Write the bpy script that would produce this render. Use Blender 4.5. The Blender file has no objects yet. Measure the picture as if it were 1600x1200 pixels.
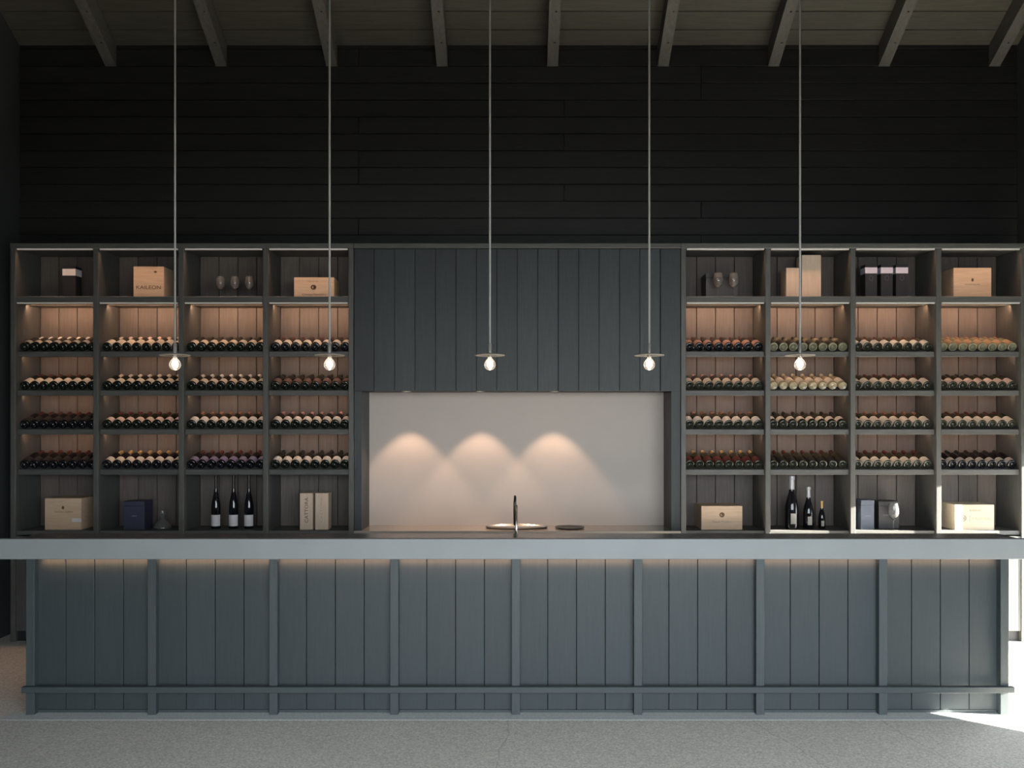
import bpy, bmesh, math, random
from mathutils import Vector, Matrix

# ------------------------------------------------------------------ camera, sky, sun, exposure
scene = bpy.context.scene
F, VX, HY, EYE = 1356.0, 810.0, 655.0, 1.848      # focal length, vanishing point, eye height (1600x1200 frame)
CAM_Y = -7.2                                      # the wine shelves' front is the plane y = 0
cam_d = bpy.data.cameras.new('camera')
cam_d.sensor_width = 36.0
cam_d.lens = 36.0 * F / 1600.0
cam_d.shift_x = -(VX - 800.0) / 1600.0
cam_d.shift_y = (HY - 600.0) / 1600.0
cam_d.clip_end = 200
cam = bpy.data.objects.new('camera', cam_d)
cam.location = (0, CAM_Y, EYE)
cam.rotation_euler = (math.radians(90), 0, 0)
scene.collection.objects.link(cam)
scene.camera = cam

vs = scene.view_settings
vs.view_transform = 'Standard'; vs.look = 'None'; vs.gamma = 1.0; vs.use_curve_mapping = False
vs.exposure = 0.15
scene.cycles.max_bounces = 7
scene.cycles.diffuse_bounces = 4
scene.cycles.sample_clamp_indirect = 4.0
scene.cycles.caustics_reflective = False
scene.cycles.caustics_refractive = False

world = bpy.data.worlds.new('overcast_sky'); scene.world = world
world.use_nodes = True
world.node_tree.nodes['Background'].inputs[0].default_value = (0.86, 0.94, 1.0, 1)
world.node_tree.nodes['Background'].inputs[1].default_value = 8.6

def lamp(kind, name, loc, direction, energy, color=(1, 1, 1), **kw):
    d = bpy.data.lights.new(name, kind); d.energy = energy; d.color = color
    for k, v in kw.items(): setattr(d, k, v)
    o = bpy.data.objects.new(name, d); o.location = loc
    o.rotation_euler = Vector(direction).to_track_quat('-Z', 'Y').to_euler()
    scene.collection.objects.link(o)
    return o
SUN_DIR = (-1.0, 0.15, -0.31)
lamp('SUN', 'sun', (9, -4, 4), SUN_DIR, 118.0, (1.0, 0.93, 0.82), angle=math.radians(0.6))
# sky portals in the wide doorway the photographer stands in and in the sun-shaping side opening
DOOR = (-1.7, 4.3, 3.15)                          # doorway from x to x, height
p = lamp('AREA', 'doorway_portal', ((DOOR[0] + DOOR[1]) / 2, -7.62, DOOR[2] / 2), (0, 1, 0), 1.0, shape='RECTANGLE', size=DOOR[1] - DOOR[0], size_y=DOOR[2])
p.data.cycles.is_portal = True
p = lamp('AREA', 'side_portal', (4.58, -1.63, 1.1), (-1, 0, 0), 1.0, shape='RECTANGLE', size=3.2, size_y=2.2)
p.data.cycles.is_portal = True

WARM = (1.0, 0.575, 0.345)

# ------------------------------------------------------------------ helpers
C = scene.collection
rnd = random.Random(7)
def PX(x, D): return (x - VX) * D / F
def PZ(y, D): return EYE - (y - HY) * D / F

def link(o, parent=None):
    C.objects.link(o)
    if parent is not None: o.parent = parent
    return o
def tag(o, label, cat, group=None):
    o['label'] = label; o['category'] = cat
    if group: o['group'] = group
    return o
def thing(name, label, cat, loc=(0, 0, 0), group=None, rot=(0, 0, 0)):
    o = bpy.data.objects.new(name, None); o.empty_display_size = 0.1
    o.location = loc; o.rotation_euler = rot
    link(o); return tag(o, label, cat, group)
def struct(o):
    o['kind'] = 'structure'; return o
def origin(p):
    return Vector((0, 0, 0)) if p is None else Vector(p.location) + (origin(p.parent) if p.parent else Vector((0, 0, 0)))

_cache = {}
def box_mesh(size, m, bev=0.0):
    key = (tuple(round(s, 4) for s in size), m.name, round(bev, 4))
    if key in _cache: return _cache[key]
    bm = bmesh.new(); bmesh.ops.create_cube(bm, size=1.0)
    for v in bm.verts: v.co = Vector((v.co.x * size[0], v.co.y * size[1], v.co.z * size[2]))
    if bev > 0: bmesh.ops.bevel(bm, geom=bm.edges[:], offset=bev, segments=1, affect='EDGES')
    me = bpy.data.meshes.new('box'); bm.to_mesh(me); bm.free(); me.materials.append(m)
    _cache[key] = me; return me
def box(name, a, b, m, parent=None, bev=0.0):
    """box between two world corners"""
    a = Vector(a); b = Vector(b); size = tuple(abs(b[i] - a[i]) for i in range(3))
    o = bpy.data.objects.new(name, box_mesh(size, m, bev))
    o.location = (a + b) / 2 - origin(parent)
    return link(o, parent)
def mesh_obj(name, verts, faces, m, parent=None, smooth=False, loc=(0, 0, 0)):
    me = bpy.data.meshes.new(name); me.from_pydata(verts, [], faces); me.update(); me.materials.append(m)
    if smooth:
        for p in me.polygons: p.use_smooth = True
    o = bpy.data.objects.new(name, me); o.location = Vector(loc) - origin(parent)
    return link(o, parent)
def lathe_mesh(name, prof, m, seg=20, smooth=True, a0=0.0, a1=2 * math.pi):
    """prof = [(r, z)...] turned about z; a partial turn leaves an open strip"""
    full = abs(a1 - a0 - 2 * math.pi) < 1e-6
    n = seg if full else seg + 1
    vs_, fs = [], []
    for r, z in prof:
        for i in range(n):
            a = a0 + (a1 - a0) * i / seg
            vs_.append((max(r, 1e-5) * math.cos(a), max(r, 1e-5) * math.sin(a), z))
    for j in range(len(prof) - 1):
        for i in range(seg):
            i2 = (i + 1) % n if full else i + 1
            fs.append((j * n + i, j * n + i2, (j + 1) * n + i2, (j + 1) * n + i))
    me = bpy.data.meshes.new(name); me.from_pydata(vs_, [], fs); me.update(); me.materials.append(m)
    bm = bmesh.new(); bm.from_mesh(me); bmesh.ops.remove_doubles(bm, verts=bm.verts, dist=1e-4)
    if full: bmesh.ops.recalc_face_normals(bm, faces=bm.faces)
    bm.to_mesh(me); bm.free()
    if smooth:
        for p in me.polygons: p.use_smooth = True
        try: me.set_sharp_from_angle(angle=math.radians(40))
        except Exception: pass
    return me
def put(name, me, loc, parent=None, rot=(0, 0, 0)):
    o = bpy.data.objects.new(name, me); o.location = Vector(loc) - origin(parent); o.rotation_euler = rot
    return link(o, parent)
def tube_obj(name, pts, r, m, parent=None, seg=12):
    """round bar through world points"""
    vs_, fs = [], []; pts = [Vector(p) for p in pts]
    for k, p in enumerate(pts):
        t = (pts[min(k + 1, len(pts) - 1)] - pts[max(k - 1, 0)]).normalized()
        u = t.orthogonal().normalized() if k == 0 else (u - t * u.dot(t)).normalized()
        w = t.cross(u)
        for i in range(seg):
            a = 2 * math.pi * i / seg
            vs_.append(p + (u * math.cos(a) + w * math.sin(a)) * r)
    n = len(pts)
    for k in range(n - 1):
        for i in range(seg):
            fs.append((k * seg + i, k * seg + (i + 1) % seg, (k + 1) * seg + (i + 1) % seg, (k + 1) * seg + i))
    fs.append(tuple(range(seg))[::-1]); fs.append(tuple((n - 1) * seg + i for i in range(seg)))
    base = pts[0]
    return mesh_obj(name, [tuple(v - base) for v in vs_], fs, m, parent, True, base)
def text_obj(name, s, width, height, center, m, parent, vertical=False):
    """flat print on a box front (faces the room, -y)"""
    cu = bpy.data.curves.new('t', 'FONT'); cu.body = s; cu.size = 1.0; cu.extrude = 0.0
    to = bpy.data.objects.new('t', cu); C.objects.link(to)
    dg = bpy.context.evaluated_depsgraph_get(); dg.update()
    me = bpy.data.meshes.new_from_object(to.evaluated_get(dg))
    bpy.data.objects.remove(to); bpy.data.curves.remove(cu)
    xs = [v.co.x for v in me.vertices]; ys = [v.co.y for v in me.vertices]
    cx, cy = (min(xs) + max(xs)) / 2, (min(ys) + max(ys)) / 2
    sx, sy = width / max(max(xs) - min(xs), 1e-4), height / max(max(ys) - min(ys), 1e-4)
    for v in me.vertices:
        x, y = (v.co.x - cx) * sx, (v.co.y - cy) * sy
        v.co = (-y, 0, x) if vertical else (x, 0, y)
    me.materials.clear(); me.materials.append(m); me.name = name
    return put(name, me, center, parent)
def disc_print(name, rx, rz, center, m, parent, hole=0.0):
    n = 20; vs_, fs = [], []
    for i in range(n):
        a = 2 * math.pi * i / n; vs_.append((rx * math.cos(a), 0, rz * math.sin(a)))
    if hole:
        for i in range(n):
            a = 2 * math.pi * i / n; vs_.append((rx * hole * math.cos(a), 0, rz * hole * math.sin(a)))
        fs = [(i, (i + 1) % n, n + (i + 1) % n, n + i) for i in range(n)]
    else: fs = [tuple(range(n))]
    return mesh_obj(name, vs_, fs, m, parent, False, center)

# ------------------------------------------------------------------ materials
def new_mat(name):
    m = bpy.data.materials.new(name); m.use_nodes = True
    return m, m.node_tree.nodes, m.node_tree.links, m.node_tree.nodes['Principled BSDF']
def plain(name, col, rough=0.5, metal=0.0, spec=0.5, noise=0.06, nscale=30.0):
    m, N, L, P = new_mat(name)
    tc = N.new('ShaderNodeTexCoord'); nz = N.new('ShaderNodeTexNoise'); nz.inputs['Scale'].default_value = nscale
    mx = N.new('ShaderNodeMix'); mx.data_type = 'RGBA'
    L.new(tc.outputs['Object'], nz.inputs['Vector']); L.new(nz.outputs['Fac'], mx.inputs[0])
    mx.inputs[6].default_value = tuple(c * (1 - noise) for c in col) + (1,)
    mx.inputs[7].default_value = tuple(min(1, c * (1 + noise)) for c in col) + (1,)
    L.new(mx.outputs[2], P.inputs['Base Color'])
    P.inputs['Roughness'].default_value = rough; P.inputs['Metallic'].default_value = metal
    P.inputs['Specular IOR Level'].default_value = spec
    return m
def wood(name, c1, c2, axis='Z', rough=0.55, stretch=14.0, scale=6.0, bump=0.15, spec=0.4, vary=0.18):
    """grain runs along the axis; every board gets its own offset and tone"""
    m, N, L, P = new_mat(name)
    tc = N.new('ShaderNodeTexCoord'); oi = N.new('ShaderNodeObjectInfo')
    mul = N.new('ShaderNodeMath'); mul.operation = 'MULTIPLY'; mul.inputs[1].default_value = 60.0
    L.new(oi.outputs['Random'], mul.inputs[0])
    add = N.new('ShaderNodeVectorMath'); add.operation = 'ADD'
    L.new(tc.outputs['Object'], add.inputs[0]); L.new(mul.outputs[0], add.inputs[1])
    mp = N.new('ShaderNodeMapping'); sc = [stretch] * 3; sc['XYZ'.index(axis)] = 1.0
    mp.inputs['Scale'].default_value = sc; L.new(add.outputs[0], mp.inputs['Vector'])
    nz = N.new('ShaderNodeTexNoise'); nz.inputs['Scale'].default_value = scale
    nz.inputs['Detail'].default_value = 6.0; nz.inputs['Roughness'].default_value = 0.6
    L.new(mp.outputs[0], nz.inputs['Vector'])
    rp = N.new('ShaderNodeValToRGB'); rp.color_ramp.elements[0].position = 0.3; rp.color_ramp.elements[1].position = 0.72
    rp.color_ramp.elements[0].color = tuple(c1) + (1,); rp.color_ramp.elements[1].color = tuple(c2) + (1,)
    L.new(nz.outputs['Fac'], rp.inputs[0])
    mr = N.new('ShaderNodeMapRange'); mr.inputs[3].default_value = 1 - vary; mr.inputs[4].default_value = 1 + vary
    L.new(oi.outputs['Random'], mr.inputs[0])
    vm = N.new('ShaderNodeVectorMath'); vm.operation = 'SCALE'
    L.new(rp.outputs[0], vm.inputs[0]); L.new(mr.outputs[0], vm.inputs['Scale'])
    L.new(vm.outputs[0], P.inputs['Base Color'])
    bp = N.new('ShaderNodeBump'); bp.inputs['Strength'].default_value = bump; bp.inputs['Distance'].default_value = 0.004
    L.new(nz.outputs['Fac'], bp.inputs['Height']); L.new(bp.outputs[0], P.inputs['Normal'])
    P.inputs['Roughness'].default_value = rough; P.inputs['Specular IOR Level'].default_value = spec
    return m
def concrete(name, c1, c2, speck=0.35, cracks=False):
    m, N, L, P = new_mat(name)
    tc = N.new('ShaderNodeTexCoord')
    n1 = N.new('ShaderNodeTexNoise'); n1.inputs['Scale'].default_value = 1.6; n1.inputs['Detail'].default_value = 5
    n2 = N.new('ShaderNodeTexNoise'); n2.inputs['Scale'].default_value = 75.0; n2.inputs['Detail'].default_value = 4
    vo = N.new('ShaderNodeTexVoronoi'); vo.inputs['Scale'].default_value = 110.0
    for t in (n1, n2, vo): L.new(tc.outputs['Object'], t.inputs['Vector'])
    mx = N.new('ShaderNodeMix'); mx.data_type = 'RGBA'
    mx.inputs[6].default_value = tuple(c1) + (1,); mx.inputs[7].default_value = tuple(c2) + (1,)
    L.new(n1.outputs['Fac'], mx.inputs[0])
    mr = N.new('ShaderNodeMapRange'); mr.inputs[1].default_value = 0.3; mr.inputs[2].default_value = 0.7
    mr.inputs[3].default_value = 1 - speck; mr.inputs[4].default_value = 1 + speck
    L.new(n2.outputs['Fac'], mr.inputs[0])
    vm = N.new('ShaderNodeVectorMath'); vm.operation = 'SCALE'
    L.new(mx.outputs[2], vm.inputs[0]); L.new(mr.outputs[0], vm.inputs['Scale'])
    mv = N.new('ShaderNodeVectorMath'); mv.operation = 'MULTIPLY'
    rp = N.new('ShaderNodeValToRGB'); rp.color_ramp.elements[0].color = (0.80, 0.79, 0.77, 1); rp.color_ramp.elements[1].color = (1.12, 1.11, 1.08, 1)
    L.new(vo.outputs['Distance'], rp.inputs[0]); L.new(vm.outputs[0], mv.inputs[0]); L.new(rp.outputs[0], mv.inputs[1])
    out = mv.outputs[0]
    if cracks:                                   # a few hairline cracks running towards the door
        ge = N.new('ShaderNodeNewGeometry'); sx = N.new('ShaderNodeSeparateXYZ'); L.new(ge.outputs['Position'], sx.inputs[0])
        n3 = N.new('ShaderNodeTexNoise'); n3.inputs['Scale'].default_value = 3.5; n3.inputs['Detail'].default_value = 6
        L.new(ge.outputs['Position'], n3.inputs['Vector'])
        def mth(op, a, b=None, c=None):
            q = N.new('ShaderNodeMath'); q.operation = op
            for k_, v_ in enumerate((a, b, c)):
                if v_ is None: continue
                if isinstance(v_, (int, float)): q.inputs[k_].default_value = v_
                else: L.new(v_, q.inputs[k_])
            return q.outputs[0]
        wob = mth('MULTIPLY_ADD', n3.outputs['Fac'], 0.10, -0.05)
        for x0, y0, k0 in ((1.50, -2.117, -0.32), (2.237, -1.925, -0.17), (-0.08, -2.2, 0.1)):
            d = mth('ADD', mth('SUBTRACT', sx.outputs['X'], x0), mth('MULTIPLY', mth('SUBTRACT', sx.outputs['Y'], y0), -k0))
            d = mth('ABSOLUTE', mth('ADD', d, wob))
            cr = N.new('ShaderNodeMapRange'); cr.inputs[2].default_value = 0.006
            cr.inputs[3].default_value = 0.72; cr.inputs[4].default_value = 1.0
            L.new(d, cr.inputs[0])
            cm = N.new('ShaderNodeVectorMath'); cm.operation = 'SCALE'
            L.new(out, cm.inputs[0]); L.new(cr.outputs[0], cm.inputs['Scale']); out = cm.outputs[0]
    L.new(out, P.inputs['Base Color'])
    bp = N.new('ShaderNodeBump'); bp.inputs['Strength'].default_value = 0.3; bp.inputs['Distance'].default_value = 0.004
    L.new(n2.outputs['Fac'], bp.inputs['Height']); L.new(bp.outputs[0], P.inputs['Normal'])
    P.inputs['Roughness'].default_value = 0.75
    return m
def emit(name, col, strength):
    m, N, L, P = new_mat(name)
    P.inputs['Base Color'].default_value = (0.6, 0.6, 0.58, 1)
    P.inputs['Emission Color'].default_value = tuple(col) + (1,); P.inputs['Emission Strength'].default_value = strength
    return m
def glass(name, col=(1, 1, 1), rough=0.0, tw=1.0):
    m, N, L, P = new_mat(name)
    P.inputs['Base Color'].default_value = tuple(col) + (1,); P.inputs['Transmission Weight'].default_value = tw
    P.inputs['Roughness'].default_value = rough; P.inputs['IOR'].default_value = 1.45
    return m

M_counter = wood('teal_stained_boards', (0.029, 0.039, 0.043), (0.037, 0.048, 0.052), 'Z', 0.5, 16, 5, 0.08, vary=0.06)
M_post = wood('teal_stained_post', (0.042, 0.053, 0.057), (0.056, 0.069, 0.073), 'Z', 0.45, 16, 5, 0.1, vary=0.05)
M_rail = wood('teal_stained_rail', (0.042, 0.053, 0.057), (0.056, 0.069, 0.073), 'X', 0.4, 16, 5, 0.1, vary=0.05)
M_slab = plain('blue_grey_stone', (0.240, 0.258, 0.264), 0.5, noise=0.12, nscale=3.0)
M_slabtop = plain('dark_polished_stone', (0.10, 0.105, 0.11), 0.25, noise=0.1, nscale=5.0)
M_hood = wood('charcoal_blue_boards', (0.022, 0.027, 0.029), (0.033, 0.041, 0.043), 'Z', 0.5, 16, 5, 0.15)
M_shelf_v = wood('charcoal_shelf_wood', (0.066, 0.066, 0.062), (0.100, 0.101, 0.096), 'Z', 0.5, 14, 5, 0.15, vary=0.06)
M_shelf_h = wood('charcoal_shelf_wood_long', (0.066, 0.066, 0.062), (0.100, 0.101, 0.096), 'X', 0.5, 14, 5, 0.15, vary=0.06)
M_back = wood('brown_grey_back_boards', (0.085, 0.070, 0.060), (0.125, 0.104, 0.090), 'Z', 0.6, 14, 5, 0.15, vary=0.1)
M_wall = wood('black_stained_wall_boards', (0.0035, 0.0035, 0.0032), (0.011, 0.0114, 0.0098), 'X', 0.6, 14, 4, 0.3, vary=0.25)
M_wallplain = plain('dark_wall', (0.035, 0.040, 0.040), 0.7, noise=0.15, nscale=2.0)
M_ceil = wood('weathered_ceiling_planks', (0.042, 0.040, 0.031), (0.066, 0.063, 0.049), 'X', 0.7, 12, 4, 0.25)
M_rafter = wood('grey_rafter_wood', (0.075, 0.073, 0.065), (0.106, 0.104, 0.094), 'Y', 0.7, 12, 4, 0.2, vary=0.05)
M_floor = concrete('exposed_aggregate_concrete', (0.61, 0.585, 0.54), (0.70, 0.675, 0.63), 0.22, True)
M_ground = plain('dark_gravel_yard', (0.025, 0.024, 0.022), 0.9, noise=0.3, nscale=6)
M_kerb = concrete('smooth_concrete_strip', (0.55, 0.58, 0.59), (0.60, 0.63, 0.64), 0.06)
M_niche = plain('taupe_plaster', (0.50, 0.435, 0.385), 0.55, noise=0.05, nscale=4)
M_work = plain('polished_worktop', (0.30, 0.27, 0.24), 0.16, noise=0.06, nscale=8)
M_pale = wood('pale_pine', (0.54, 0.38, 0.25), (0.66, 0.48, 0.34), 'X', 0.55, 10, 5, 0.1, vary=0.08)
M_pale_v = wood('pale_pine_upright', (0.55, 0.42, 0.31), (0.66, 0.52, 0.40), 'Z', 0.55, 10, 5, 0.1, vary=0.08)
M_cream = wood('cream_box_wood', (0.62, 0.50, 0.36), (0.70, 0.58, 0.43), 'X', 0.55, 10, 5, 0.05, vary=0.05)
M_brown = plain('brown_print', (0.11, 0.055, 0.02), 0.6)
M_greyprint = plain('grey_print', (0.22, 0.19, 0.16), 0.6)
M_black = plain('black_card', (0.012, 0.013, 0.016), 0.5)
M_charcoal = plain('charcoal_card', (0.045, 0.042, 0.042), 0.5)
M_navy = plain('navy_card', (0.030, 0.034, 0.065), 0.5)
M_slate = plain('slate_blue_card', (0.085, 0.10, 0.135), 0.5)
M_white = plain('white_paper', (0.62, 0.60, 0.60), 0.6)
M_lilac = plain('lilac_paper', (0.55, 0.55, 0.66), 0.6)
M_silverp = plain('silver_print', (0.42, 0.42, 0.46), 0.4)
M_glass = glass('clear_glass')
M_stem = glass('stemware_glass', (0.95, 0.95, 0.93), 0.01, 0.92)
M_steel = plain('brushed_steel', (0.62, 0.62, 0.60), 0.25, 1.0)
M_nickel = plain('dull_nickel', (0.42, 0.40, 0.37), 0.35, 0.6)
M_rod = plain('pale_metal_rod', (0.38, 0.38, 0.365), 0.45, 0.0)
M_darkmetal = plain('dark_bronze', (0.03, 0.027, 0.023), 0.35, 0.6)
M_led = emit('led_diffuser', (1.0, 0.80, 0.62), 0.10)
M_filament = emit('glowing_filament', (1.0, 0.86, 0.62), 2.6)
M_bulb = glass('warm_bulb_glass', (1.0, 0.95, 0.88), 0.0)
M_bulb.node_tree.nodes['Principled BSDF'].inputs['Emission Color'].default_value = (1.0, 0.85, 0.68, 1)
M_bulb.node_tree.nodes['Principled BSDF'].inputs['Emission Strength'].default_value = 0.22
M_disc = plain('satin_disc_metal', (0.40, 0.37, 0.33), 0.4, 0.25)
M_lens = emit('downlight_lens', (1.0, 0.78, 0.55), 3.0)

# ------------------------------------------------------------------ the room
WX, WY, FY = 4.37, 0.42, -7.4                   # side walls, back wall, front wall
ZE, SL, RIDGE = 5.11, 0.594, -3.49                # eave height, roof slope, ridge
def roof_z(y): return ZE + SL * (WY - y) if y >= RIDGE else ZE + SL * (WY - RIDGE) - SL * (RIDGE - y)

floor = struct(box('floor', (-WX - 0.2, FY - 0.2, -0.15), (WX + 0.2, WY + 0.2, 0.0), M_floor))
struct(box('ground', (-25, -30, -0.30), (25, 20, -0.16), M_ground))
struct(box('trim_1', (-3.2, PX(0, 0) * 0 - 1.87, 0.0), (3.2, -1.735, 0.0012), M_kerb))

wb = struct(box('wall_back', (-WX - 0.2, WY, 0), (WX + 0.2, WY + 0.2, 5.6), M_wallplain))
z = 3.312
while z < 5.3:
    h = 0.148; x = -WX
    cut = rnd.choice([-1.4, 0.4, 1.6, 2.4])
    for a, b in ((-WX, cut), (cut, WX)):
        box('board', (a + 0.002, WY - 0.020 - rnd.random() * 0.004, z + 0.003), (b - 0.002, WY, z + h - 0.003), M_wall, wb, 0.002)
    z += h
for nm, x0, x1 in (('wall_left', -WX - 0.2, -WX),):
    pts = [(FY, 0), (WY, 0), (WY, roof_z(WY)), (RIDGE, roof_z(RIDGE)), (FY, roof_z(FY))]
    vs_ = [(x0, y, z) for y, z in pts] + [(x1, y, z) for y, z in pts]
    n = len(pts)
    struct(mesh_obj(nm, vs_, [tuple(range(n))[::-1], tuple(range(n, 2 * n))] + [(i, (i + 1) % n, n + (i + 1) % n, n + i) for i in range(n)], M_wallplain))
# right wall with an unseen side opening, head cut to shape the sun patches
op0, op1 = -3.33, 0.06
outl = [(FY, 0), (op0, 0), (-2.272, 0.50), (-2.038, 0.61), (-1.951, 0.625), (-0.33, 1.70), (op1, 1.52), (op1, 0), (WY, 0), (WY, roof_z(WY)), (RIDGE, roof_z(RIDGE)), (FY, roof_z(FY))]
vs_ = [(WX, y, z) for y, z in outl] + [(WX + 0.2, y, z) for y, z in outl]
n = len(outl)
bm = bmesh.new()
bv = [bm.verts.new(v) for v in vs_]
bm.faces.new(bv[:n]); bm.faces.new(bv[n:][::-1])
for i in range(n): bm.faces.new((bv[i], bv[(i + 1) % n], bv[n + (i + 1) % n], bv[n + i]))
bm.normal_update(); bmesh.ops.triangulate(bm, faces=bm.faces[:]); bmesh.ops.recalc_face_normals(bm, faces=bm.faces[:])
me = bpy.data.meshes.new('wall_right'); bm.to_mesh(me); bm.free(); me.materials.append(M_wallplain)
struct(put('wall_right', me, (0, 0, 0)))
# front wall behind the photographer, with the wide doorway
dx0, dx1, dz = DOOR
outl = [(-WX - 0.2, 0), (dx0, 0), (dx0, dz), (dx1, dz), (dx1, 0), (WX + 0.2, 0), (WX + 0.2, 5.3), (-WX - 0.2, 5.3)]
bm = bmesh.new(); n = len(outl)
bv = [bm.verts.new((x, FY, z)) for x, z in outl] + [bm.verts.new((x, FY - 0.2, z)) for x, z in outl]
bm.faces.new(bv[:n]); bm.faces.new(bv[n:][::-1])
for i in range(n): bm.faces.new((bv[i], bv[(i + 1) % n], bv[n + (i + 1) % n], bv[n + i]))
bm.normal_update(); bmesh.ops.triangulate(bm, faces=bm.faces[:]); bmesh.ops.recalc_face_normals(bm, faces=bm.faces[:])
me = bpy.data.meshes.new('wall_front'); bm.to_mesh(me); bm.free(); me.materials.append(M_wallplain)
struct(put('wall_front', me, (0, 0, 0)))

# roof: a deck with planks below it near the back wall, and rafters under the planks
def slope_box(name, x0, x1, ya, yb, lo, hi, m, parent=None, bev=0.0):
    """a bar following the roof slope from depth ya to yb, lo..hi measured vertically from the plank soffit"""
    o = mesh_obj(name, [(x, y, roof_z(y) + d) for x in (x0, x1) for y in (ya, yb) for d in (lo, hi)],
                 [(0, 1, 3, 2), (4, 6, 7, 5), (0, 4, 5, 1), (2, 3, 7, 6), (1, 5, 7, 3), (0, 2, 6, 4)], m)
    c = Vector(((x0 + x1) / 2, (ya + yb) / 2, roof_z((ya + yb) / 2)))
    for v in o.data.vertices: v.co -= c
    o.location = c - origin(parent)
    if parent: o.parent = parent
    return o
ceil = struct(slope_box('ceiling', -WX - 0.2, WX + 0.2, WY + 0.2, RIDGE, 0.03, 0.15, M_ceil))
slope_box('roof_deck', -WX - 0.2, WX + 0.2, RIDGE, FY - 0.2, 0.0, 0.15, M_ceil, ceil)
pw = 0.150
for k in range(26):
    ya = WY - k * pw
    slope_box('plank', -WX, WX, ya - 0.004, ya - pw + 0.004, 0.0, 0.03, M_ceil, ceil)
for k in range(-4, 5):
    xc = 0.30 + 0.967 * k
    r = slope_box('rafter', xc - 0.048, xc + 0.048, WY, RIDGE, -0.185, 0.0, M_rafter)
    where = ['leftmost', 'second from left', 'third from left', 'fourth from left', 'fifth from left, above the middle pendant',
             'fourth from right', 'third from right', 'second from right', 'rightmost'][k + 4]
    tag(r, 'sloping grey timber rafter, %s' % where, 'rafter', 'rafters under the plank ceiling')
    nail = lathe_mesh('bolt_head', [(0, -0.003), (0.009, -0.002), (0.009, 0.004)], M_darkmetal, 10)
    for yy in (0.20, -0.05):
        o = put('bolt_head', nail, (xc + 0.012, yy, roof_z(yy) - 0.186)); o.location = Vector(o.location) - Vector(r.location); o.parent = r

# ------------------------------------------------------------------ wine shelves
UL = [-4.195, -3.508, -2.800, -2.100, -1.389]
UR = [1.370, 2.071, 2.777, 3.489, 4.195]
UT = 0.021                                        # half thickness of an upright
SD, Z0, ZS, ZT = 0.38, 0.92, 2.868, 3.266         # depth, bay floor, top shelf, underside of the crown
RACK = [2.411, 2.087, 1.763, 1.428]               # top of each rack's front edge
TILT = math.radians(19)
def wine_shelf(U, label):
    t = thing('wine_shelf', label, 'shelf', ((U[0] + U[4]) / 2, 0.19, 0), 'wine shelves on the back wall')
    for x in U: box('upright', (x - UT, 0, 0), (x + UT, SD, ZT), M_shelf_v, t, 0.003)
    box('crown_board', (U[0] - UT, -0.004, ZT), (U[4] + UT, SD + 0.014, 3.308), M_shelf_h, t, 0.003)
    for i in range(4):
        a, b = U[i] + UT, U[i + 1] - UT
        n = 4; w = (b - a) / n
        for k in range(n):
            box('back_board', (a + k * w + 0.0025, SD - 0.004, 0.1), (a + (k + 1) * w - 0.0025, SD + 0.016, ZT), M_back, t, 0.003)
        box('backing_sheet', (a, SD + 0.016, 0.1), (b, SD + 0.022, ZT), M_black, t)
        box('shelf_board', (a, 0.004, ZS - 0.050), (b, SD - 0.006, ZS), M_shelf_h, t, 0.002)
        box('floor_board', (a, 0.026, Z0 - 0.035), (b, SD - 0.006, Z0), M_shelf_h, t, 0.002)
        box('led_strip', (a + 0.01, 0.006, ZT - 0.012), (b - 0.01, 0.022, ZT), M_led, t)
        box('led_strip', (a + 0.01, 0.006, ZS - 0.060), (b - 0.01, 0.020, ZS - 0.0505), M_led, t)
        # base cupboard
        box('base_door', (a + 0.003, 0.004, 0.09), ((a + b) / 2 - 0.002, 0.024, Z0 - 0.045), M_shelf_v, t, 0.002)
        box('base_door', ((a + b) / 2 + 0.002, 0.004, 0.09), (b - 0.003, 0.024, Z0 - 0.045), M_shelf_v, t, 0.002)
        box('plinth', (a, 0.04, 0), (b, 0.06, 0.085), M_black, t)
        for zt in RACK:
            L_ = 0.335
            bm = bmesh.new(); bmesh.ops.create_cube(bm, size=1.0)
            for v in bm.verts: v.co = Vector((v.co.x * (b - a - 0.002), v.co.y * L_ , v.co.z * 0.018))
            me = bpy.data.meshes.new('rack_tray'); bm.to_mesh(me); bm.free(); me.materials.append(M_shelf_h)
            cy = 0.052 + math.cos(TILT) * L_ / 2; cz = zt + math.sin(TILT) * L_ / 2 - 0.009
            tray = put('rack_tray', me, ((a + b) / 2, cy, cz), t, (TILT, 0, 0))
            lip = box('front_lip', (a + 0.001, 0.034, zt - 0.043), (b - 0.001, 0.054, zt + 0.001), M_shelf_h, t, 0.002)
    return t
wine_shelf(UL, 'dark timber wine shelf wall with four bays, left of the niche')
wine_shelf(UR, 'dark timber wine shelf wall with four bays, right of the niche')
for U in (UL, UR):
    for i in range(4):
        xc = (U[i] + U[i + 1]) / 2; w = U[i + 1] - U[i] - 0.06
        lamp('AREA', 'shelf_led_light', (xc, 0.024, ZT - 0.013), (0, -0.03, -1), 0.85, WARM, shape='RECTANGLE', size=w, size_y=0.012, spread=math.radians(70))
        lamp('AREA', 'shelf_led_light', (xc, 0.16, ZS - 0.054), (0, 0.75, -0.65), 2.2, WARM, shape='RECTANGLE', size=w, size_y=0.012)
        for zt in RACK[:3]:
            lamp('AREA', 'shelf_led_light', (xc, 0.10, zt - 0.030), (0, 0.85, -0.5), 0.7, WARM, shape='RECTANGLE', size=w, size_y=0.012)

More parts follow.
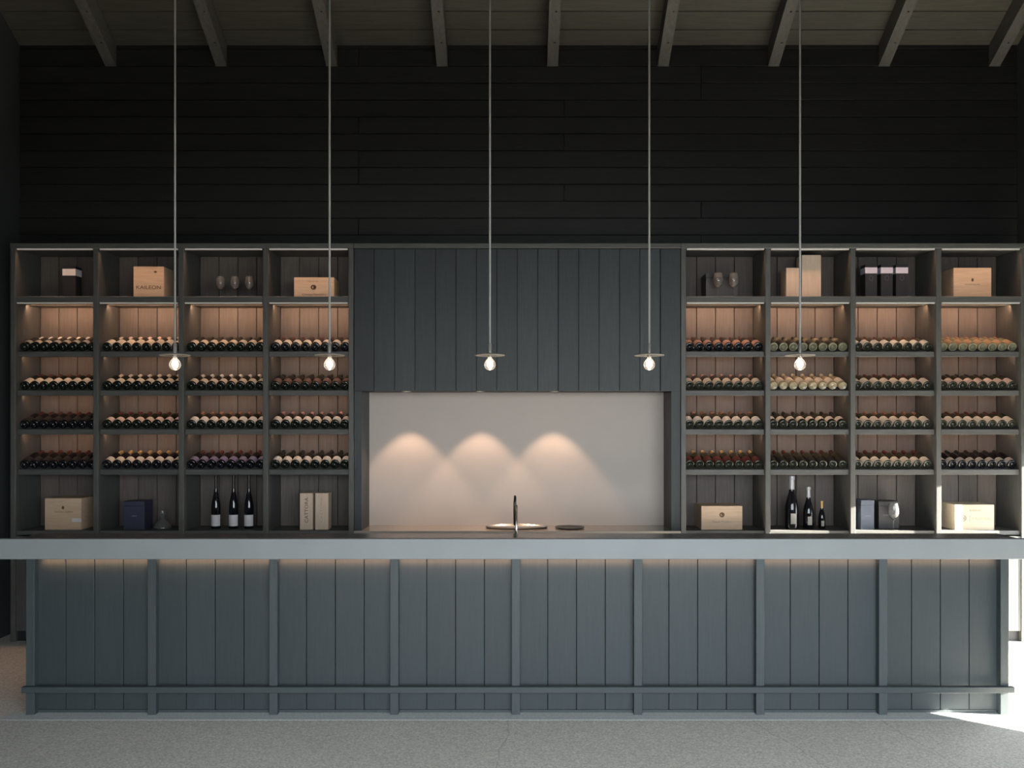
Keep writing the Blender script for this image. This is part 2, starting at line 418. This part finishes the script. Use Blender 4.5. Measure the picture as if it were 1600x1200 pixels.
# ------------------------------------------------------------------ niche between the shelves
HX0, HX1, HZ = UL[4] + UT + 0.002, UR[0] - UT - 0.002, 2.082
hood = thing('overhead_cabinet', 'dark boarded overhead cabinet hanging above the lit niche', 'cabinet', ((HX0 + HX1) / 2, 0.19, HZ))
box('carcass', (HX0, 0.022, HZ + 0.002), (HX1, SD, ZT), M_black, hood)
nb = 16; bw = (HX1 - HX0) / nb
for d0, d1 in ((0, 5), (5, 10), (10, 15), (15, 16)):
    dr = box('door' if d1 - d0 > 1 else 'filler_panel', (HX0 + d0 * bw + 0.002, 0.012, HZ), (HX0 + d1 * bw - 0.002, 0.022, ZT - 0.006), M_hood, hood)
    for k in range(d0, d1):
        g0 = 0.003 if k == d0 else 0.0012; g1 = 0.003 if k == d1 - 1 else 0.0012
        box('board', (HX0 + k * bw + g0, 0.0 - rnd.random() * 0.0012, HZ), (HX0 + (k + 1) * bw - g1, 0.012, ZT - 0.006), M_hood, dr, 0.002)
crown = box('crown_board', (HX0, -0.004, ZT), (HX1, SD + 0.014, 3.308), M_shelf_h, hood, 0.003)

NX0, NX1, NZ = -1.302, 1.269, 0.922
niche = thing('niche_surround', 'taupe niche panel with dark side cheeks under the overhead cabinet', 'wall panel', (0, 0.3, NZ))
box('back_panel', (NX0, SD - 0.002, NZ), (NX1, SD + 0.02, HZ), M_niche, niche)
box('side_cheek', (HX0, 0.014, NZ), (NX0, SD + 0.01, HZ), M_hood, niche, 0.002)
box('side_cheek', (NX1, 0.014, NZ), (HX1, SD + 0.01, HZ), M_hood, niche, 0.002)
base = thing('base_cabinet', 'low cabinet with pale polished worktop in the niche behind the bar', 'cabinet', (0, 0.19, 0))
box('worktop', (HX0, -0.010, NZ - 0.036), (HX1, SD, NZ), M_work, base, 0.002)
box('carcass', (HX0, 0.025, 0.09), (HX1, SD, NZ - 0.037), M_black, base)
box('plinth', (HX0, 0.05, 0), (HX1, 0.07, 0.09), M_black, base)
for k in range(4):
    w = (HX1 - HX0) / 4
    dr = box('door', (HX0 + k * w + 0.002, 0.004, 0.095), (HX0 + (k + 1) * w - 0.002, 0.024, NZ - 0.045), M_shelf_v, base, 0.002)
    box('handle', (HX0 + (k + 0.5) * w - 0.08, -0.010, NZ - 0.08), (HX0 + (k + 0.5) * w + 0.08, 0.004, NZ - 0.07), M_darkmetal, dr)
# three recessed downlights in the cabinet's underside
ring = lathe_mesh('trim_ring', [(0.030, 0.0), (0.042, 0.0), (0.042, -0.004), (0.030, -0.004), (0.030, 0.0)], M_nickel, 20)
lens = lathe_mesh('lens', [(0, -0.001), (0.029, -0.001), (0.029, -0.002), (0, -0.002)], M_lens, 20)
for x, w in ((-0.945, 'left'), (-0.325, 'middle'), (0.305, 'right')):
    d = thing('downlight', 'small round recessed downlight under the overhead cabinet, %s one' % w, 'light', (x, 0.11, HZ + 0.001), 'niche downlights')
    put('trim_ring', ring, (x, 0.11, HZ + 0.001), d); put('lens', lens, (x, 0.11, HZ + 0.001), d)
    lamp('SPOT', 'downlight_beam', (x, 0.11, HZ - 0.012), (0, 0.03, -1), 23.0, (1.0, 0.67, 0.47), spot_size=math.radians(76), spot_blend=0.35, shadow_soft_size=0.02)
oval = lathe_mesh('serving_tray', [(0, 0.003), (0.9, 0.003), (0.94, 0.012), (1.0, 0.020), (1.0, 0.017), (0.95, 0.0), (0, 0.0)], M_steel, 40)
tr = tag(put('serving_tray', oval, (-0.015, 0.19, NZ)), 'shallow bright oval steel tray on the niche worktop', 'tray'); tr.scale = (0.27, 0.13, 1)
pl = lathe_mesh('round_plate', [(0, 0.004), (0.075, 0.004), (0.125, 0.012), (0.125, 0.009), (0.07, 0.0), (0, 0.0)], M_darkmetal, 36)
tag(put('round_plate', pl, (0.435, 0.17, NZ)), 'flat dark round plate on the niche worktop', 'plate')

# ------------------------------------------------------------------ bar counter
CF = -1.78                                        # post and fascia front
bar = thing('bar_counter', 'long dark teal boarded bar counter with posts and foot rail', 'bar counter', (0, -1.4, 0))
CX0, CX1 = -3.078, 3.060
post_x = [PX(p, 5.42) for p in (47, 237, 427, 616, 806, 997, 1188, 1380, 1570)]
for x in post_x: box('post', (x - 0.026, CF, 0), (x + 0.026, CF + 0.060, 0.980), M_post, bar, 0.002)
PF = CF + 0.047
box('backing', (CX0, PF + 0.016, 0.0), (CX1, PF + 0.04, 0.985), M_black, bar)
for i in range(8):
    a, b = post_x[i] + 0.024, post_x[i + 1] - 0.024; ctr = (a + b) / 2; w = 0.1815
    for k in range(4):
        x0 = ctr + (k - 2) * w
        box('board', (x0 + 0.002, PF, 0.018), (x0 + w - 0.002, PF + 0.016, 0.985), M_counter, bar, 0.002)
    for sx0, sx1 in ((a - 0.03, ctr - 2 * w), (ctr + 2 * w, b + 0.03)):
        box('filler', (sx0, PF + 0.004, 0.018), (sx1, PF + 0.016, 0.985), M_counter, bar)
box('skirting', (CX0, PF - 0.004, 0.0), (CX1, PF + 0.016, 0.018), M_post, bar)
rail = box('foot_rail', (PX(33, 5.39), CF - 0.030, 0.145), (PX(1586, 5.39), CF + 0.002, 0.184), M_rail, bar, 0.003)
box('end_panel', (CX0, PF + 0.02, 0), (CX0 + 0.03, -0.95, 0.86), M_post, bar)
box('end_panel', (CX1 - 0.03, PF + 0.02, 0), (CX1, -0.95, 0.86), M_post, bar)
for k in range(6):
    w = (CX1 - CX0 - 0.06) / 6
    box('door', (CX0 + 0.03 + k * w + 0.002, -0.972, 0.08), (CX0 + 0.03 + (k + 1) * w - 0.002, -0.952, 0.85), M_post, bar)
box('back_upstand', (CX0, -1.53, 0.86), (CX1, -1.51, 1.04), M_post, bar)
box('service_worktop', (CX0, -1.53, 0.86), (CX1, -0.93, 0.90), M_slabtop, bar, 0.002)
box('fascia', (-3.40, CF - 0.002, PZ(874, 5.42)), (3.40, CF + 0.045, 1.100), M_slab, bar, 0.003)
box('bar_top', (-3.15, CF + 0.045, 1.04), (3.145, -1.50, 1.0985), M_slabtop, bar, 0.002)
lamp('AREA', 'counter_led_light', (0, CF + 0.010, 0.968), (0, 1.0, -0.75), 3.6, (1.0, 0.52, 0.27), shape='RECTANGLE', size=6.0, size_y=0.01, spread=math.radians(110))
# tap on the service worktop behind the bar ledge
tx, ty = PX(806.5, 5.95), -1.25
tap = thing('tap', 'slim dark and steel mixer tap rising behind the bar top', 'tap', (tx, ty, 0.90))
put('base', lathe_mesh('base', [(0, 0), (0.026, 0), (0.026, 0.010), (0.014, 0.016), (0, 0.016)], M_steel, 20), (tx, ty, 0.90), tap)
tube_obj('body', [(tx, ty, 0.90), (tx, ty, 1.26)], 0.009, M_steel, tap)
arc = [(tx - 0.010, ty + 0.01, 1.12), (tx - 0.010, ty + 0.01, 1.28)] + [(tx - 0.008, ty + 0.09 - 0.08 * math.cos(a), 1.28 + 0.03 * math.sin(a)) for a in [math.pi * k / 8 for k in range(1, 9)]] + [(tx - 0.008, ty + 0.17, 1.20)]
tube_obj('spout', arc, 0.009, M_darkmetal, tap)
tube_obj('lever', [(tx + 0.008, ty, 1.02), (tx + 0.05, ty + 0.02, 1.05)], 0.005, M_steel, tap)

# ------------------------------------------------------------------ pendant lamps
rod_r = 0.0065
disc_me = lathe_mesh('disc_shade', [(0.012, 0.012), (0.06, 0.010), (0.095, 0.003), (0.097, -0.002), (0.094, -0.004), (0.06, 0.002), (0.012, 0.003)], M_disc, 40)
sock_me = lathe_mesh('socket', [(0, 0.075), (0.010, 0.075), (0.0135, 0.070), (0.0135, -0.012), (0, -0.012)], M_nickel, 20)
bulb_me = lathe_mesh('bulb', [(0.012, -0.012), (0.014, -0.020), (0.026, -0.034), (0.035, -0.050), (0.037, -0.062), (0.033, -0.080), (0.020, -0.093), (0, -0.098)], M_bulb, 24)
fil_me = lathe_mesh('filament', [(0, -0.036)] + [(0.015 * math.sin(math.pi * k / 8), -0.058 + 0.022 * math.cos(math.pi * k / 8)) for k in range(1, 8)] + [(0, -0.080)], M_filament, 16)
names = ['leftmost, in front of the second bay', 'second from left', 'middle one, before the overhead cabinet',
         'second from right', 'rightmost, in front of the right wine shelf']
for i, px in enumerate((273.5, 515, 765.5, 1014.5, 1250)):
    D = 5.6; x = PX(px, D); y = CAM_Y + D; zd = PZ(555, D)
    p = thing('pendant_lamp', 'bare bulb pendant lamp with flat metal disc, ' + names[i], 'lamp', (x, y, zd), 'pendant lamps over the bar')
    p.location.z = zd
    tube_obj('rod', [(x, y, zd + 0.07), (x, y, roof_z(y) + 0.01)], rod_r, M_rod, p, 10)
    put('disc_shade', disc_me, (x, y, zd), p); put('socket', sock_me, (x, y, zd), p)
    bl = put('bulb', bulb_me, (x, y, zd), p); put('filament', fil_me, (x, y, zd), bl)
    put('ceiling_cap', lathe_mesh('ceiling_cap', [(0, 0.04), (0.05, 0.04), (0.05, -0.02), (0, -0.03)], M_nickel, 20), (x, y, roof_z(y) - 0.02), p)
    lamp('POINT', 'pendant_glow', (x, y, zd - 0.115), (0, 0, -1), 0.9, (1.0, 0.72, 0.42), shadow_soft_size=0.02)

# ------------------------------------------------------------------ racked wine bottles
def bottle_profile(R=0.0375, H=0.30, slim=1.0):
    return [(0, 0.026), (R * 0.35, 0.022), (R * 0.60, 0.010), (R * 0.70, 0.0008), (R * 0.72, 0.0), (R * 0.90, 0.0), (R * 0.975, 0.002), (R, 0.007), (R, 0.60 * H), (R * 0.97, 0.64 * H), (R * 0.80, 0.69 * H),
            (R * 0.52, 0.735 * H), (R * 0.40, 0.775 * H), (R * 0.375, 0.93 * H), (R * 0.43, 0.935 * H), (R * 0.43, 0.965 * H), (R * 0.37, 0.97 * H), (R * 0.37, H), (0, H)]
def flute_profile(R=0.036, H=0.31):
    return [(0, 0.010), (R * 0.5, 0.008), (R * 0.9, 0.0), (R, 0.006), (R, 0.42 * H), (R * 0.93, 0.52 * H), (R * 0.70, 0.66 * H), (R * 0.48, 0.78 * H),
            (R * 0.38, 0.88 * H), (R * 0.38, 0.95 * H), (R * 0.44, 0.955 * H), (R * 0.42, H), (0, H)]
def dark_glass(name, col, rough=0.08):
    m = plain(name, col, rough, 0.0, 0.6, 0.02, 10); return m
GL = {'green': dark_glass('dark_green_bottle_glass', (0.008, 0.011, 0.007)), 'black': dark_glass('black_bottle_glass', (0.006, 0.006, 0.008)),
      'brown': dark_glass('brown_bottle_glass', (0.020, 0.009, 0.005)), 'pale': dark_glass('pale_green_bottle_glass', (0.21, 0.20, 0.125)),
      'lit_green': dark_glass('lit_green_bottle_glass', (0.028, 0.029, 0.018)), 'straw': dark_glass('straw_wine_bottle_glass', (0.45, 0.36, 0.22))}  # right-bay glass is lightened in colour to stand in for lit rims
COL = {'cream': (0.72, 0.65, 0.54), 'white': (0.80, 0.77, 0.71), 'pinkish': (0.70, 0.55, 0.48), 'grey': (0.42, 0.39, 0.35), 'black': (0.012, 0.012, 0.014),
       'salmon': (0.50, 0.29, 0.23), 'maroon': (0.11, 0.025, 0.022), 'purple': (0.22, 0.19, 0.30), 'dusty red': (0.24, 0.15, 0.13), 'amber': (0.48, 0.31, 0.17),
       'gold': (0.50, 0.33, 0.13), 'pink': (0.52, 0.27, 0.25), 'dark red': (0.10, 0.022, 0.016), 'dark': (0.02, 0.016, 0.014), 'straw': (0.58, 0.47, 0.31), 'copper': (0.30, 0.14, 0.08), 'silver': (0.4, 0.4, 0.42)}
PAPER = {k: plain(k.replace(' ', '_') + '_label_paper', v, 0.6) for k, v in COL.items()}
FOIL = {k: plain(k.replace(' ', '_') + '_foil', v, 0.35, 0.2) for k, v in COL.items()}
# one entry per bay and row: glass, label colour, label start and end along the body, capsule colour, thin line colour
STYLE = [
 [('green', 'grey', .110, .150, 'white'), ('green', 'cream', .070, .175, 'dark red'), ('black', 'black', .07, .17, 'maroon'), ('black', 'black', .06, .16, 'dark red')],
 [('green', 'cream', .055, .185, 'pinkish'), ('green', 'cream', .085, .160, 'cream'), ('green', 'pinkish', .080, .150, 'dark red'), ('black', 'cream', .070, .150, 'gold')],
 [('green', 'cream', .085, .165, 'dark'), ('green', 'cream', .070, .150, 'white'), ('green', 'white', .055, .165, 'copper'), ('black', 'purple', .08, .16, 'maroon')],
 [('black', 'white', .085, .170, 'dark red'), ('green', 'dusty red', .06, .17, 'dark'), ('green', 'white', .075, .170, 'pink'), ('green', 'white', .070, .165, 'dark')],
 [('black', 'salmon', .045, .165, 'dark red'), ('lit_green', 'cream', .030, .160, 'pink'), ('lit_green', 'white', .030, .160, 'copper'), ('lit_green', 'maroon', .07, .15, 'gold')],
 [('pale', 'black', .075, .17, 'dark'), ('straw', 'cream', .075, .150, 'straw'), ('lit_green', 'cream', .130, .160, 'dark'), ('lit_green', 'black', .06, .13, 'dark red')],
 [('lit_green', 'white', .060, .150, 'dark red'), ('lit_green', 'cream', .035, .165, 'maroon'), ('lit_green', 'cream', .035, .165, 'copper'), ('lit_green', 'cream', .050, .135, 'dark red')],
 [('pale', 'amber', .060, .170, 'copper'), ('lit_green', 'pinkish', .045, .155, 'dark'), ('lit_green', 'cream', .035, .160, 'dark red'), ('black', 'grey', .040, .120, 'dark')],
]
ORD = ['first', 'second', 'third', 'fourth', 'fifth', 'sixth', 'seventh', 'eighth']
BAY = ['leftmost bay', 'second bay from left', 'third bay from left', 'bay just left of niche', 'bay just right of niche', 'third bay from right', 'second bay from right', 'rightmost bay']
ROW = ['top bottle row', 'second bottle row', 'third bottle row', 'lowest bottle row']
gmesh, cmesh, lmesh = {}, {}, {}
def bottle_parts(st):
    g, lc, a, b, cc = st
    a, b = (max(0.010, a * 0.5 - 0.022), b * 0.68) if g in ('lit_green', 'pale') else (max(0.015, a * 0.5 - 0.015), b * 0.62)
    flute = g == 'straw'
    if g not in gmesh: gmesh[g] = lathe_mesh('glass', flute_profile() if flute else bottle_profile(), GL[g], 18)
    if (cc, flute) not in cmesh:
        R, H = 0.0375, 0.30
        if flute: pr = [(R * .405, .262), (R * .38, .278), (R * .38, .294), (R * .45, .295), (R * .43, .3115), (0, .3115)]
        else: pr = [(R * .42, .228), (R * .395, .278), (R * .45, .2795), (R * .45, .2905), (R * .40, .292), (R * .395, .3012), (0, .3012)]
        cmesh[(cc, flute)] = lathe_mesh('capsule', pr, FOIL[cc], 18)
    if (lc, a, b, flute) not in lmesh:
        R = 0.0381
        pr = [(R, a), (R, min(b, .178))] if not flute else [(0.0366, .035), (0.0366, .130)]
        if b > .178 and not flute: pr.append((R * 0.975, b + .004))
        lmesh[(lc, a, b, flute)] = lathe_mesh('label', pr, PAPER[lc], 16, True, math.radians(-50), math.radians(230))
    return gmesh[g], cmesh[(cc, flute)], lmesh[(lc, a, b, flute)]
axis_rot = Matrix.Rotation(TILT - math.radians(90), 4, 'X')      # bottle axis points back and up
for bay in range(8):
    U = UL if bay < 4 else UR
    i = bay % 4; a, b = U[i] + UT, U[i + 1] - UT
    for r in range(4):
        st = STYLE[bay][r]; gm, cm, lm = bottle_parts(st)
        pitch = (b - a - 0.004) / 8
        for k in range(8):
            R = 0.0376
            base_y, base_z = 0.054, RACK[r] + 0.0008
            pos = Vector((a + 0.002 + pitch * (k + 0.5), base_y + 0.003, base_z)) + Vector((0, -math.sin(TILT), math.cos(TILT))) * R + Vector((0, math.cos(TILT), math.sin(TILT))) * 0.012
            lab = '%s bottle from left with %s label, %s, %s' % (ORD[k], st[1], ROW[r], BAY[bay])
            e = thing('wine_bottle', lab, 'bottle', pos, 'wine bottles lying in the racks')
            roll = Matrix.Rotation(math.radians(180 + rnd.uniform(-9, 9)), 4, 'Z')
            e.rotation_euler = (axis_rot @ roll).to_euler()
            for nm, me in (('glass', gm), ('capsule', cm), ('label', lm)):
                c = bpy.data.objects.new(nm, me); link(c, e)

# ------------------------------------------------------------------ standing bottles
def standing(px, ytop, ybot, label, kind, group, D=7.36):
    x = PX(px, D); y = CAM_Y + D; H = (ybot - ytop) * D / F
    e = thing('wine_bottle' if kind == 'wine' else 'sparkling_wine_bottle', label, 'bottle', (x, y, Z0), group)
    R = 0.0385 if kind == 'wine' else H * 0.125
    if kind == 'wine':
        prof = [(0, .006), (R * .9, 0), (R, .006), (R, .40 * H), (R * .92, .48 * H), (R * .70, .58 * H), (R * .45, .68 * H), (R * .33, .76 * H), (R * .31, .96 * H), (R * .36, .965 * H), (R * .36, H), (0, H)]
    else:
        prof = [(0, .006), (R * .9, 0), (R, .006), (R * 1.0, .36 * H), (R * .95, .44 * H), (R * .75, .56 * H), (R * .48, .68 * H), (R * .36, .77 * H), (R * .33, .93 * H), (R * .40, .94 * H), (R * .40, H), (0, H)]
    put('glass', lathe_mesh('glass', prof, GL['black'], 22), (x, y, Z0), e)
    if kind == 'wine':
        put('capsule', lathe_mesh('capsule', [(R * .345, .74 * H), (R * .325, .962 * H), (R * .375, .963 * H), (R * .375, H + .001), (0, H + .001)], FOIL['dark'], 18), (x, y, Z0), e)
        put('label', lathe_mesh('label', [(R + .0006, .055 * H), (R + .0006,   .265 * H)], M_white, 16, True, math.radians(190), math.radians(350)), (x, y, Z0), e)
    else:
        put('foil', lathe_mesh('foil', [(R * .40, .75 * H), (R * .35, .928 * H), (R * .42, .935 * H), (R * .44, .965 * H), (R * .40, H + .002), (0, H + .002)], FOIL['gold' if H < 0.3 else 'silver'], 18), (x, y, Z0), e)
        put('label', lathe_mesh('label', [(R + .0006, .10 * H), (R + .0006, .30 * H)], PAPER['grey'], 16, True, math.radians(245), math.radians(295)), (x, y, Z0), e)
    return e
standing(337.5, 744, 827, 'tall dark wine bottle with grey label, left of three standing bottles', 'wine', 'standing wine bottles')
standing(365, 744, 827, 'tall dark wine bottle with grey label, middle of three standing bottles', 'wine', 'standing wine bottles')
standing(389, 744, 827, 'tall dark wine bottle with grey label, right of three standing bottles', 'wine', 'standing wine bottles')
standing(1237, 743, 825, 'tallest sparkling wine bottle in the descending trio', 'fizz', 'sparkling wine bottles by size')
standing(1263, 760, 825, 'middle-sized sparkling wine bottle in the descending trio', 'fizz', 'sparkling wine bottles by size')
standing(1284, 782, 825, 'smallest sparkling wine bottle in the descending trio', 'fizz', 'sparkling wine bottles by size')

# ------------------------------------------------------------------ boxes, cartons and glasses on the shelves
def crate(px0, px1, ytop, zb, label, m, cat='box', D=7.29, depth=0.19, name='wooden_wine_box', group='wooden wine boxes', lid=True):
    """plank box: front board, side boards, lid, back, bottom as parts"""
    x0, x1 = PX(px0, D), PX(px1, D); y0 = CAM_Y + D; y1 = min(y0 + depth, 0.365); z1 = PZ(ytop, D)
    e = thing(name, label, cat, ((x0 + x1) / 2, (y0 + y1) / 2, zb), group)
    th = 0.009
    box('front_board', (x0, y0, zb), (x1, y0 + th, z1), m, e, 0.0015)
    box('back_board', (x0, y1 - th, zb), (x1, y1, z1), m, e, 0.0015)
    box('side_board', (x0, y0 + th, zb), (x0 + th, y1 - th, z1), m, e, 0.0015)
    box('side_board', (x1 - th, y0 + th, zb), (x1, y1 - th, z1), m, e, 0.0015)
    box('lid', (x0 + th, y0 + th, z1 - th), (x1 - th, y1 - th, z1 - 0.0005), m, e, 0.001)
    box('bottom_board', (x0 + th, y0 + th, zb), (x1 - th, y1 - th, zb + th), m, e)
    return e, x0, x1, y0, zb, z1
def carton(px0, px1, ytop, zb, label, m, D=7.29, depth=0.12, name='gift_box', group='gift boxes', cat='box'):
    x0, x1 = PX(px0, D), PX(px1, D); y0 = CAM_Y + D; y1 = min(y0 + depth, 0.365); z1 = PZ(ytop, D)
    e = thing(name, label, cat, ((x0 + x1) / 2, (y0 + y1) / 2, zb), group)
    zl = z1 - (z1 - zb) * 0.16
    box('body', (x0, y0, zb), (x1, y1, zl - 0.0015), m, e, 0.001)
    box('lid', (x0 - 0.0008, y0 - 0.0008, zl), (x1 + 0.0008, y1 + 0.0008, z1), m, e, 0.001)
    return e, x0, x1, y0, zb, z1
EPS = 0.0012
# top shelf, left to right
e, x0, x1, y0, zb, z1 = carton(98, 118, 416, ZS, 'black bottle carton with white top band in the leftmost top bay', M_black, depth=0.10, name='bottle_carton', group='banded bottle cartons')
box('paper_band', (x0 - .0015, y0 - .0015, z1 - 0.078), (x1 + .0015, y0 + 0.1015, z1 - 0.022), M_white, e)
e, x0, x1, y0, zb, z1 = crate(208.5, 256, 416.5, ZS, 'square pale pine wine box with stencilled lettering below the knot, second top bay', M_pale, depth=0.24)
text_obj('stencilled_text', 'KAILEON', 0.205, 0.030, ((x0 + x1) / 2, y0 - EPS, zb + 0.088), M_brown, e)
disc_print('wood_knot', 0.013, 0.008, (x0 + 0.185, y0 - EPS, z1 - 0.045), M_brown, e)
e, x0, x1, y0, zb, z1 = crate(459.5, 522, 433.5, ZS, 'low wide pine wine box with round emblem, top shelf left of niche', M_pale, depth=0.26)
disc_print('emblem', 0.024, 0.021, ((x0 + x1) / 2 - .005, y0 - EPS, zb + 0.088), M_brown, e, 0.45)
disc_print('emblem_dot', 0.010, 0.012, ((x0 + x1) / 2 + .002, y0 - EPS, zb + 0.090), M_brown, e)
text_obj('printed_text', 'Chateau Montelaro', 0.20, 0.016, ((x0 + x1) / 2, y0 - EPS, zb + 0.028), M_brown, e)
text_obj('printed_text', 'GRAND VIN', 0.09, 0.009, ((x0 + x1) / 2 - .01, y0 - EPS, zb + 0.138), M_brown, e)
e, x0, x1, y0, zb, z1 = carton(1103, 1153, 427.5, ZS, 'wide charcoal gift box behind two glasses, top shelf right of niche', M_charcoal, D=7.36, depth=0.18)
crate(1228.5, 1250, 418.5, ZS, 'small pale wine box standing beside the tall box under the rightmost pendant', M_pale_v, D=7.30, depth=0.15)
crate(1253, 1283, 398.5, ZS, 'tall pale upright wine box nearly reaching the bay top', M_pale_v, D=7.31, depth=0.15)
for px, w in ((1352, 'left'), (1376.5, 'middle'), (1400, 'right')):
    e, x0, x1, y0, zb, z1 = carton(px, px + 18.5, 413, ZS, 'black bottle carton with lilac top band, %s of three' % w, M_black, depth=0.10, name='bottle_carton', group='banded bottle cartons')
    box('paper_band', (x0 - .0015, y0 - .0015, z1 - 0.076), (x1 + .0015, y0 + 0.1015, z1 - 0.026), M_lilac, e)
    disc_print('crest', 0.020, 0.024, ((x0 + x1) / 2, y0 - EPS, z1 - 0.115), M_charcoal, e, 0.6)
e, x0, x1, y0, zb, z1 = crate(1490, 1549, 418.5, ZS, 'pine wine box with small dark emblem in the rightmost top bay', M_pale, depth=0.26)
disc_print('emblem', 0.010, 0.014, ((x0 + x1) / 2, y0 - EPS, zb + 0.150), M_brown, e)
text_obj('printed_text', 'DOMAINE BELLARIA', 0.13, 0.010, ((x0 + x1) / 2, y0 - EPS, zb + 0.112), M_brown, e)
# bottom shelf
e, x0, x1, y0, zb, z1 = crate(70, 127, 778.5, Z0, 'pine wine box with white paper sticker in the leftmost bottom bay', M_pale, depth=0.26)
disc_print('emblem', 0.011, 0.014, ((x0 + x1) / 2, y0 - EPS, zb + 0.185), M_brown, e)
text_obj('printed_text', 'CHATEAU LAGRENE', 0.155, 0.013, ((x0 + x1) / 2 + 0.005, y0 - EPS, zb + 0.150), M_brown, e)
box('paper_sticker', (x1 - 0.078, y0 - 0.0015, zb + 0.064), (x1 + 0.001, y0, zb + 0.095), M_white, e)
e, x0, x1, y0, zb, z1 = carton(193, 226, 783.5, Z0, 'navy blue gift box beside the glass decanter', M_navy, depth=0.16)
text_obj('printed_text', 'AURELIO', 0.045, 0.008, ((x0 + x1) / 2, y0 - EPS, zb + 0.115), M_silverp, e)
e, x0, x1, y0, zb, z1 = crate(468.5, 488.5, 770.5, Z0, 'tall narrow pine bottle box with bold vertical lettering, left of a pair', M_pale_v, depth=0.12, group='narrow bottle boxes')
text_obj('stencilled_text', 'CATTORA', 0.21, 0.030, ((x0 + x1) / 2 + .002, y0 - EPS, zb + 0.165), M_brown, e, True)
e, x0, x1, y0, zb, z1 = crate(492.5, 513, 770.5, Z0, 'tall narrow pine bottle box with faint vertical lettering, right of a pair', M_pale_v, depth=0.12, group='narrow bottle boxes')
text_obj('faint_text', 'CATTORA', 0.21, 0.016, ((x0 + x1) / 2 - .004, y0 - EPS, zb + 0.165), plain('faded_print', (0.40, 0.30, 0.21), 0.6), e, True)
e, x0, x1, y0, zb, z1 = crate(1096, 1160, 790.5, Z0, 'low wide pine wine box with round emblem, bottom shelf right of niche', M_pale, depth=0.26)
disc_print('emblem', 0.022, 0.021, ((x0 + x1) / 2, y0 - EPS, zb + 0.125), M_brown, e, 0.45)
disc_print('emblem_dot', 0.010, 0.012, ((x0 + x1) / 2 + .005, y0 - EPS, zb + 0.128), M_brown, e)
text_obj('printed_text', 'Chateau Montelaro', 0.16, 0.016, ((x0 + x1) / 2, y0 - EPS, zb + 0.068), M_greyprint, e)
e, x0, x1, y0, zb, z1 = carton(1345.5, 1366, 781.5, Z0, 'narrow slate blue gift box in the second bottom bay from right', M_slate, depth=0.11)
text_obj('printed_text', 'LEON', 0.045, 0.010, ((x0 + x1) / 2, y0 - EPS, zb + 0.115), M_silverp, e)
e, x0, x1, y0, zb, z1 = carton(1373, 1405, 783.5, Z0, 'charcoal gift box behind a single wine glass', M_charcoal, D=7.35, depth=0.15)
text_obj('printed_text', 'RISERVA', 0.060, 0.010, ((x0 + x1) / 2 - .02, y0 - EPS, zb + 0.115), M_silverp, e)
e, x0, x1, y0, zb, z1 = crate(1492, 1553.5, 788.5, Z0, 'cream wine box with grey crest and lettering in the rightmost bottom bay', M_cream, depth=0.26, D=7.27)
text_obj('printed_text', 'RISERVA', 0.095, 0.018, (x0 + 0.17, y0 - EPS, z1 - 0.048), M_greyprint, e)
text_obj('printed_text', 'KALISTEN', 0.145, 0.022, (x1 - 0.110, y0 - EPS, zb + 0.095), plain('tan_print', (0.42, 0.31, 0.20), 0.6), e)
disc_print('crest', 0.027, 0.026, (x0 + 0.070, y0 - EPS, zb + 0.098), M_greyprint, e, 0.7)
disc_print('crest_core', 0.014, 0.014, (x0 + 0.070, y0 - EPS, zb + 0.098), M_greyprint, e)
box('divider_line', (x0 + 0.122, y0 - .001, zb + 0.070), (x0 + 0.125, y0, zb + 0.120), M_greyprint, e)

def wine_glass(px, yt, yb, zb, label, D, group):
    x = PX(px, D); y = CAM_Y + D; H = (yb - yt) * D / F; R = H * 0.20
    e = thing('wine_glass', label, 'glass', (x, y, zb), group)
    put('foot', lathe_mesh('foot', [(0, .0), (R * .85, 0), (R * .85, .0015), (R * .2, .004), (.0035, .008), (0, .008)], M_stem, 24), (x, y, zb), e)
    put('stem', lathe_mesh('stem', [(.0035, .008), (.0030, .20 * H), (.0045, .38 * H)], M_stem, 12), (x, y, zb), e)
    put('bowl', lathe_mesh('bowl', [(.0, .38 * H), (.010, .395 * H), (R * .8, .52 * H), (R, .64 * H), (R * .95, .80 * H), (R * .75, H), (R * .72, H), (R * .91, .80 * H), (R * .95, .64 * H), (R * .75, .535 * H), (.008, .415 * H), (0, .41 * H)], M_stem, 28), (x, y, zb), e)
    return e
for px, w in ((344.5, 'left'), (367, 'middle'), (389.5, 'right')):
    wine_glass(px, 431, 465, ZS, 'small stemmed wine glass, %s of three on the top shelf' % w, 7.32, 'glasses on the top shelf')
wine_glass(1122, 427, 465, ZS, 'left wine glass before the charcoal gift box on top shelf', 7.27, 'glasses on the top shelf')
wine_glass(1146, 427, 465, ZS, 'right wine glass before the charcoal gift box on top shelf', 7.27, 'glasses on the top shelf')
wine_glass(1396, 787, 829, Z0, 'single wine glass before the charcoal box on the bottom shelf', 7.27, None)
D = 7.30; x = PX(254, D); y = CAM_Y + D
e = thing('decanter', 'squat clear glass decanter with stopper beside the navy box', 'decanter', (x, y, Z0))
put('vessel', lathe_mesh('vessel', [(0, 0), (.055, 0), (.074, .018), (.070, .045), (.035, .078), (.016, .095), (.015, .125), (.020, .130), (.014, .130), (.012, .096), (.030, .076), (.064, .045), (.068, .020), (.05, .006), (0, .006)], M_stem, 28), (x, y, Z0), e)
put('stopper', lathe_mesh('stopper', [(0, .120), (.011, .122), (.012, .131), (.020, .142), (.018, .158), (0, .168)], M_stem, 20), (x, y, Z0), e)
